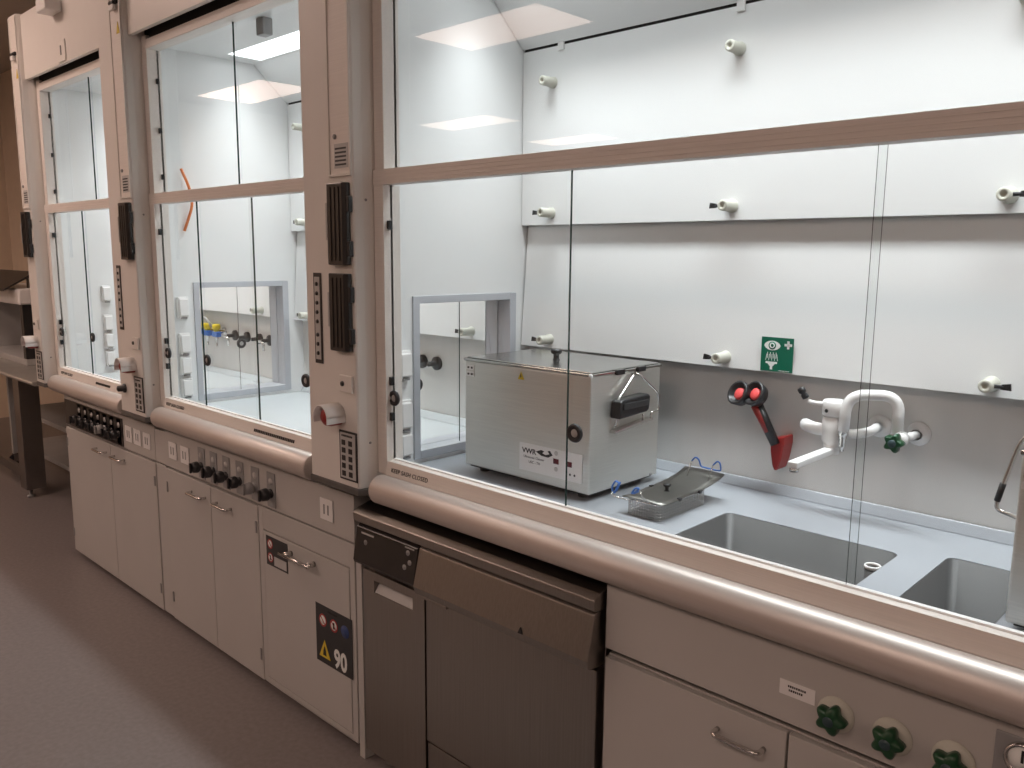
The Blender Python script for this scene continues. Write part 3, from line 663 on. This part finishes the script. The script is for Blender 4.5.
# ------------------------------------------------------------------ wire basket with lid
k = thing('wire_basket', 'small wire mesh basket with blue-coated handles beside the steel cleaner', 'basket', (-1.18, .38, ZB), None)
bx0, bx1, by0, by1 = -1.235, -1.128, .272, .500
z0, z1 = ZB+.002, .972
loop0 = rrect(bx0, bx1, by0, by1, .022, 6)
def resample(L, step):
    out = []; acc = 0
    for i in range(len(L)):
        a = Vector(L[i]); b2 = Vector(L[(i+1) % len(L)]); d = (b2-a).length; n = max(1, round(d/step))
        for j in range(n): out.append(a.lerp(b2, j/n))
    return out
Lp = resample([(x, y) for x, y in loop0], .0082)
wm = MB()
for p in Lp: wm.cyl((p.x, p.y, z0), (p.x, p.y, z1), .0008, n=4, caps=False)
for j in range(6):
    z = z0+.001+(z1-z0-.001)*j/5; r = .0008 if j < 5 else .0025
    wm.tube([(p.x, p.y, z) for p in Lp]+[(Lp[0].x, Lp[0].y, z)], r, 4, caps=False)
for i in range(14): x = bx0+.006+(bx1-bx0-.012)*i/13; wm.cyl((x, by0+.004, z0+.001), (x, by1-.004, z0+.001), .0008, n=4, caps=False)
o = wm.build('wire_mesh', CHROME, k, fix=False); o['kind'] = 'stuff'
# lid sheet bent up towards the back
m = MB(); NX, NY = 6, 14; vs = []
for j in range(NY+1):
    t_ = j/NY; y = .268+.300*t_
    for i in range(NX+1):
        s_ = i/NX; x = -1.244+.124*s_ + (.004*math.sin(t_*9) if s_ in (0, 1) else 0)
        z = .9755 + .0265*max(0, (t_-.55)/.45)**1.4*(1 if True else 0) + .002*math.sin(s_*PI)
        vs.append((x+(.010*s_*max(0, t_-.5)), y, z))
W = NX+1
m.add(vs, [(j*W+i, j*W+i+1, (j+1)*W+i+1, (j+1)*W+i) for j in range(NY) for i in range(NX)], 0, True)
ld = m.build('basket_lid', SHEET, k); md = ld.modifiers.new('thick', 'SOLIDIFY'); md.thickness = .0016; md.offset = 1
MB().lathe((-1.182, .385, .9795), (0, 0, 1), [(.008, 0), (.005, .002), (.005, .010), (.010, .014), (.011, .019), (0, .020)], 16).build('lid_knob', BLACK, ld)
for x, y in ((-1.242, .40), (-1.120, .35), (-1.120, .45)): box(x-.004, x+.004, y-.005, y+.005, .973, .980).build('lid_pad', BLACK, ld)
def basket_handle(A, Bp, zt, y, lean, blue_part):
    (xa, xb) = A, Bp
    m = MB(); m.cyl((xa, y, .978), (xa+lean*.6, y+blue_part*.4, zt-.012), .0018, n=6); m.cyl((xb, y, .978), (xb+lean*.6, y+blue_part*.4, zt-.012), .0018, n=6); hw = m.build('handle_wire', CHROME, k)
    m = MB(); m.tube(smooth_path([(xa+lean*.6, y+blue_part*.4, zt-.013), (xa+lean, y+blue_part*.6, zt), (xa+lean+.012, y+blue_part*.6, zt-.006), (xa+lean+.016, y+blue_part, zt-.026), (xb+lean-.0, y+blue_part, zt-.028), (xb+lean+.012, y+blue_part, zt-.026), (xb+lean+.010, y+blue_part*.6, zt-.004), (xb+lean+.002, y+blue_part*.6, zt), (xb+lean*.6, y+blue_part*.4, zt-.013)], .006, 3), .0024, 6); m.build('blue_grip', BLUE, k)
basket_handle(-1.205, -1.138, 1.050, .515, .024, .010)
m = MB(); m.tube(smooth_path([(-1.205, .270, .974), (-1.215, .245, .978), (-1.245, .235, .982), (-1.262, .245, .983), (-1.262, .252, .990)], .01, 3), .0018, 6)
m.tube(smooth_path([(-1.150, .270, .974), (-1.168, .250, .992), (-1.174, .250, 1.006)], .01, 3), .0018, 6); m.build('handle_wire', CHROME, k)
m = MB(); m.tube(smooth_path([(-1.262, .252, .986), (-1.264, .250, 1.002), (-1.252, .250, 1.020), (-1.241, .250, 1.016), (-1.257, .250, .984), (-1.248, .250, .996), (-1.238, .250, 1.018)], .006, 3), .0028, 6)
m.tube(smooth_path([(-1.200, .250, .996), (-1.190, .250, 1.013), (-1.176, .250, 1.014), (-1.196, .250, .996), (-1.180, .250, 1.006)], .006, 3), .0028, 6); m.build('blue_grip', BLUE, k)

# ------------------------------------------------------------------ faucet
f = thing('lab_faucet', 'white wall-mounted lab faucet with swing spout and lever', 'faucet', (-.85, .75, 1.16))
fx, fy2 = -.845, .625
m = MB(); m.lathe((fx, fy2, 1.118), (0, 0, 1), [(0, 0), (.021, 0), (.021, .006), (.019, .008), (.026, .016), (.027, .072), (.025, .075), (.025, .080)], 24); m.build('mixer_body', WPLAS, f)
cap = MB().lathe((fx, fy2, 1.199), (0, 0, 1), [(.025, 0), (.029, .002), (.030, .036), (.026, .042), (0, .044)], 24).build('mixer_cap', WPLAS, f)
MB().tube(smooth_path([(fx-.018, fy2-.012, 1.229), (fx-.045, fy2-.025, 1.231), (fx-.058, fy2-.03, 1.235)], .01, 3), .0055, 10).build('lever', WPLAS, cap)
MB().lathe((fx-.061, fy2-.032, 1.240), (-.45, -.2, .85), [(.0, 0), (.009, .002), (.009, .012), (.006, .016), (.010, .020), (.010, .031), (0, .034)], 14).build('lever_grip', BLACK, cap)
MB().lathe((fx-.008, fy2-.0292, 1.215), (-.2, -.97, 0), [(.005, 0), (.004, .002), (0, .002)], 12).build('lever_screw', BLACK, cap)
m = MB(); m.tube(smooth_path([(fx-.018, fy2, 1.160), (fx-.05, fy2, 1.160), (fx-.078, fy2+.004, 1.166)], .02, 4), .016, 14); m.lathe((fx-.077, fy2+.004, 1.166), (-1, .05, .08), [(.016, 0), (.012, .008), (0, .011)], 14); m.build('side_inlet', WPLAS, f)
m = MB(); m.tube(smooth_path([(fx+.015, fy2, 1.160), (fx+.050, fy2, 1.158), (-.772, .68, 1.160), (-.772, .735, 1.166)], .03, 6), .012, 14); m.build('supply_pipe', WPLAS, f)
for x, z in ((-.772, 1.166), (-.676, 1.160)): MB().lathe((x, .7495, z), (0, -1, 0), [(.030, 0), (.030, .004), (.022, .010), (.014, .012), (.014, .02)], 24).build('wall_rosette', LGREY if 0 else mat_ros if 0 else WPLAS, f)
m = MB(); m.lathe((fx, fy2, 1.100), (0, 0, 1), [(0, 0), (.019, 0), (.019, .016), (0, .016)], 20)
m.prism([(fx-.013, 1.102), (fx+.013, 1.102), (fx+.013, 1.118), (fx-.013, 1.118)], 'y', fy2-.225, fy2); sp_ = m.build('swing_spout', WPLAS, f, .003)
MB().cyl((fx, fy2-.213, 1.1015), (fx, fy2-.213, 1.092), .011, n=16).build('aerator', CHROME, f)
g = thing('water_outlet', 'white gooseneck water outlet with green knob beside the lab faucet', 'faucet', (-.68, .75, 1.16))
m = MB(); m.cyl((-.676, .738, 1.160), (-.684, .655, 1.160), .0105, n=14); m.lathe((-.685, .665, 1.160), (0, -1, 0), [(0, 0), (.017, .001), (.017, .028), (.012, .033), (0, .033)], 18); m.build('valve_body', WPLAS, g)
P = [(r*math.cos(a), r*math.sin(a)) for a, r in [(2*PI*q_/40, .0205+.004*math.cos(5*2*PI*q_/40)) for q_ in range(40)]]
L = lambda s_, y: [(-.690+u_*s_, y, 1.155+v_*s_) for u_, v_ in P]
gk = MB().loft([L(.8, .630), L(1, .626), L(1, .608), L(.8, .602)], 0, True, True, True).build('green_knob', GREEN, g)
MB().lathe((-.690, .6019, 1.155), (0, -1, 0), [(.010, 0), (.009, .002), (0, .002)], 14).build('knob_cap', mat_dkcap, gk)
MB().tube(smooth_path([(-.696, .650, 1.172), (-.696, .650, 1.267), (-.806, .605, 1.262), (-.810, .604, 1.168)], .045, 8), .0135, 14).build('gooseneck', WPLAS, g)
MB().lathe((-.810, .604, 1.168), (0, 0, -1), [(.0125, 0), (.0125, .010), (.009, .012), (.010, .018), (.007, .021), (.009, .028), (.006, .031), (.008, .038), (.005, .041), (.005, .052), (0, .052)], 14).build('hose_nozzle', CHROME, g)

# ------------------------------------------------------------------ eye wash
e = thing('eye_wash_spray', 'red and black double-headed eye wash shower on the back wall', 'eye wash', (-1.02, .75, 1.05))
m = MB(); hp = [(-1.046, 1.096), (-1.006, 1.108), (-1.005, 1.085), (-1.012, 1.040), (-1.021, 1.010), (-1.029, 1.008), (-1.036, 1.022), (-1.043, 1.060)]
m.prism(hp, 'y', .688, .749); m.build('holder', RED, e, .008, seg=3)
d0 = Vector((-1.028, .685, 1.085)); d1 = Vector((-1.083, .665, 1.200))
m = MB(); m.cyl(d0, d1, .0135, .0165, n=16); m.build('handle', BLACK, e)
ax = (d1-d0).normalized(); nrm = Vector((-.25, -.95, 0)).normalized()
m = MB(); m.cyl(d0.lerp(d1, .30)+nrm*.008, d0.lerp(d1, .92)+nrm*.0105, .0085, .0115, n=12); m.build('handle_inlay', RED, e)
hd = Vector((-.30, -.86, .42)).normalized()
for c in (Vector((-1.128, .668, 1.214)), Vector((-1.078, .664, 1.219))):
    o = MB().lathe(c-hd*.016, hd, [(0, 0), (.022, 0), (.032, .010), (.036, .036), (.033, .039), (.028, .036), (.020, .022), (0, .022)], 24).build('spray_head', BLACK, e)
    MB().lathe(c+hd*.0062, hd, [(.0175, 0), (.0175, .006), (.014, .009), (0, .0095)], 20).build('spray_rose', LRED, o)

# ------------------------------------------------------------------ safety sign
q = box(-1.092, -.998, .698, .6995, 1.286, 1.381).build('eye_wash_sign', SGREEN)
tag(q, 'small square green eye wash sign on the lower back panel', 'sign')
yy = .6978
ey = [(-1.0595+.024*math.cos(a), 1.358+.0135*math.sin(a)*abs(math.sin(a))**.25) for a in [2*PI*i/28 for i in range(28)]]
MB().prism(ey, 'y', yy-.0002, yy).build('eye_white', SWHITE, q)
MB().lathe((-1.0595, yy-.0003, 1.358), (0, -1, 0), [(.0112, 0), (.0112, .0003), (0, .0003)], 20).build('eye_iris', SGREEN, q)
MB().lathe((-1.0595, yy-.0007, 1.358), (0, -1, 0), [(.0075, 0), (.0075, .0003), (.0045, .0003), (.0045, 0)], 20).build('eye_ring', SWHITE, q)
m = MB(); m.box(-1.024, -1.002, yy-.0003, yy, 1.3585, 1.3655); m.box(-1.0165, -1.0095, yy-.0003, yy, 1.351, 1.373); m.build('white_cross', SWHITE, q)
m = MB(); m.box(-1.077, -1.043, yy-.0003, yy, 1.3075, 1.313); m.prism([(-1.071, 1.3075), (-1.049, 1.3075), (-1.0555, 1.300), (-1.0645, 1.300)], 'y', yy-.0003, yy); m.box(-1.0635, -1.0565, yy-.0003, yy, 1.291, 1.300); m.build('shower_rose', SWHITE, q)
m = MB()
for i in range(5): m.prism([(-1.0765+.0085*i-.0007+(i-2)*.0004, 1.316), (-1.0765+.0085*i+.0007+(i-2)*.0004, 1.316), (-1.0765+.0085*i+.0007-(i-2)*.0012, 1.334), (-1.0765+.0085*i-.0007-(i-2)*.0012, 1.334)], 'y', yy-.0003, yy)
for i in range(4): m.box(-1.0725+.0085*i-.0008, -1.0725+.0085*i+.0008, yy-.0003, yy, 1.322, 1.339)
m.build('spray_lines', SWHITE, q)
m = MB()
for i in range(7): m.box(-1.037+.0045*i, -1.034+.0045*i, yy-.0003, yy, 1.2885, 1.2905)
m.build('small_print', SWHITE, q)

# ------------------------------------------------------------------ far left corner: steel table, machine, cart
t = thing('steel_table', 'heavy stainless steel table beyond the far fume hood', 'table', (-5.9, .3, 0))
prof = [(-.045, .874), (-.050, .882), (-.042, .890), (-.020, .8895), (.03, .890), (.985, .890), (.985, .862), (.0, .862), (-.035, .866)]
MB().prism(prof, 'x', -7.6, -4.99).build('table_top', STEEL, t, .002)
for x, y in ((-5.93, .12), (-5.93, .90), (-7.45, .12), (-7.45, .90)):
    l = box(x-.06, x+.06, y, y+(.12 if y < .5 else .08), .06, .8615).build('leg', STEELD, t, .003)
    MB().lathe((x, y+.04, 0), (0, 0, 1), [(0, 0), (.025, 0), (.025, .010), (.012, .014), (.012, .0597), (0, .0597)], 12).build('levelling_foot', GREYP, l)
box(-7.39, -5.991, .16, .19, .10, .16).build('lower_rail', STEELD, t, .002)
box(-7.389, -5.991, .93, .96, .10, .16).build('lower_rail', STEELD, t, .002)
mc = thing('loading_machine', 'pale machine with tilted lid and dark opening on the steel table', 'machine', (-6.2, .35, .89))
m = MB(); m.box(-6.75, -6.70, .12, .62, .8905, 1.27); m.box(-6.70, -5.72, .60, .65, .8905, 1.27); m.box(-6.70, -5.72, .14, .60, .8905, .93); m.build('housing', LGREY, mc, .004)
box(-5.77, -5.72, .14, .30, .931, 1.27).build('dark_side', BLACK, mc, .003)
box(-6.75, -5.70, .12, .65, 1.2705, 1.37).build('top_cover', WPLAS, mc, .012)
m = MB(); m.prism([(.05, 1.355), (.06, 1.37), (.24, 1.475), (.245, 1.460)], 'x', -6.70, -5.75); m.build('tilted_lid', SMOKE, mc, .003)
for x in (-6.66, -5.79): box(x-.02, x+.02, .20, .24, 1.3705, 1.452).build('lid_support', STEELD, mc)
ct = thing('shelf_cart', 'grey shelf cart on castors behind the steel table', 'cart', (-6.1, .6, 0))
for x in (-6.87, -5.35):
    for y in (.335, .87):
        if x > -6.5 or True:
            box(x-.018, x+.018, y-.018, y+.018, .1005, .84).build('post', LGREY, ct, .002)
            w_ = MB().cyl((x-.014, y, .048), (x+.014, y, .048), .0475, n=18); w_.build('castor_wheel', RUBBER, ct)
            m = MB(); m.box(x-.02, x-.0155, y-.02, y+.02, .04, .10); m.box(x+.0155, x+.02, y-.02, y+.02, .04, .10); m.box(x-.02, x+.02, y-.02, y+.02, .096, .1003); m.build('castor_fork', CHROME, ct)
for z in (.16, .42, .70): box(-6.849, -5.371, .355, .85, z, z+.03).build('shelf', LGREY, ct, .002)
m = MB(); m.box(-6.83, -5.39, .884, .890, .19, .83); m.build('back_panel', LGREY, ct)
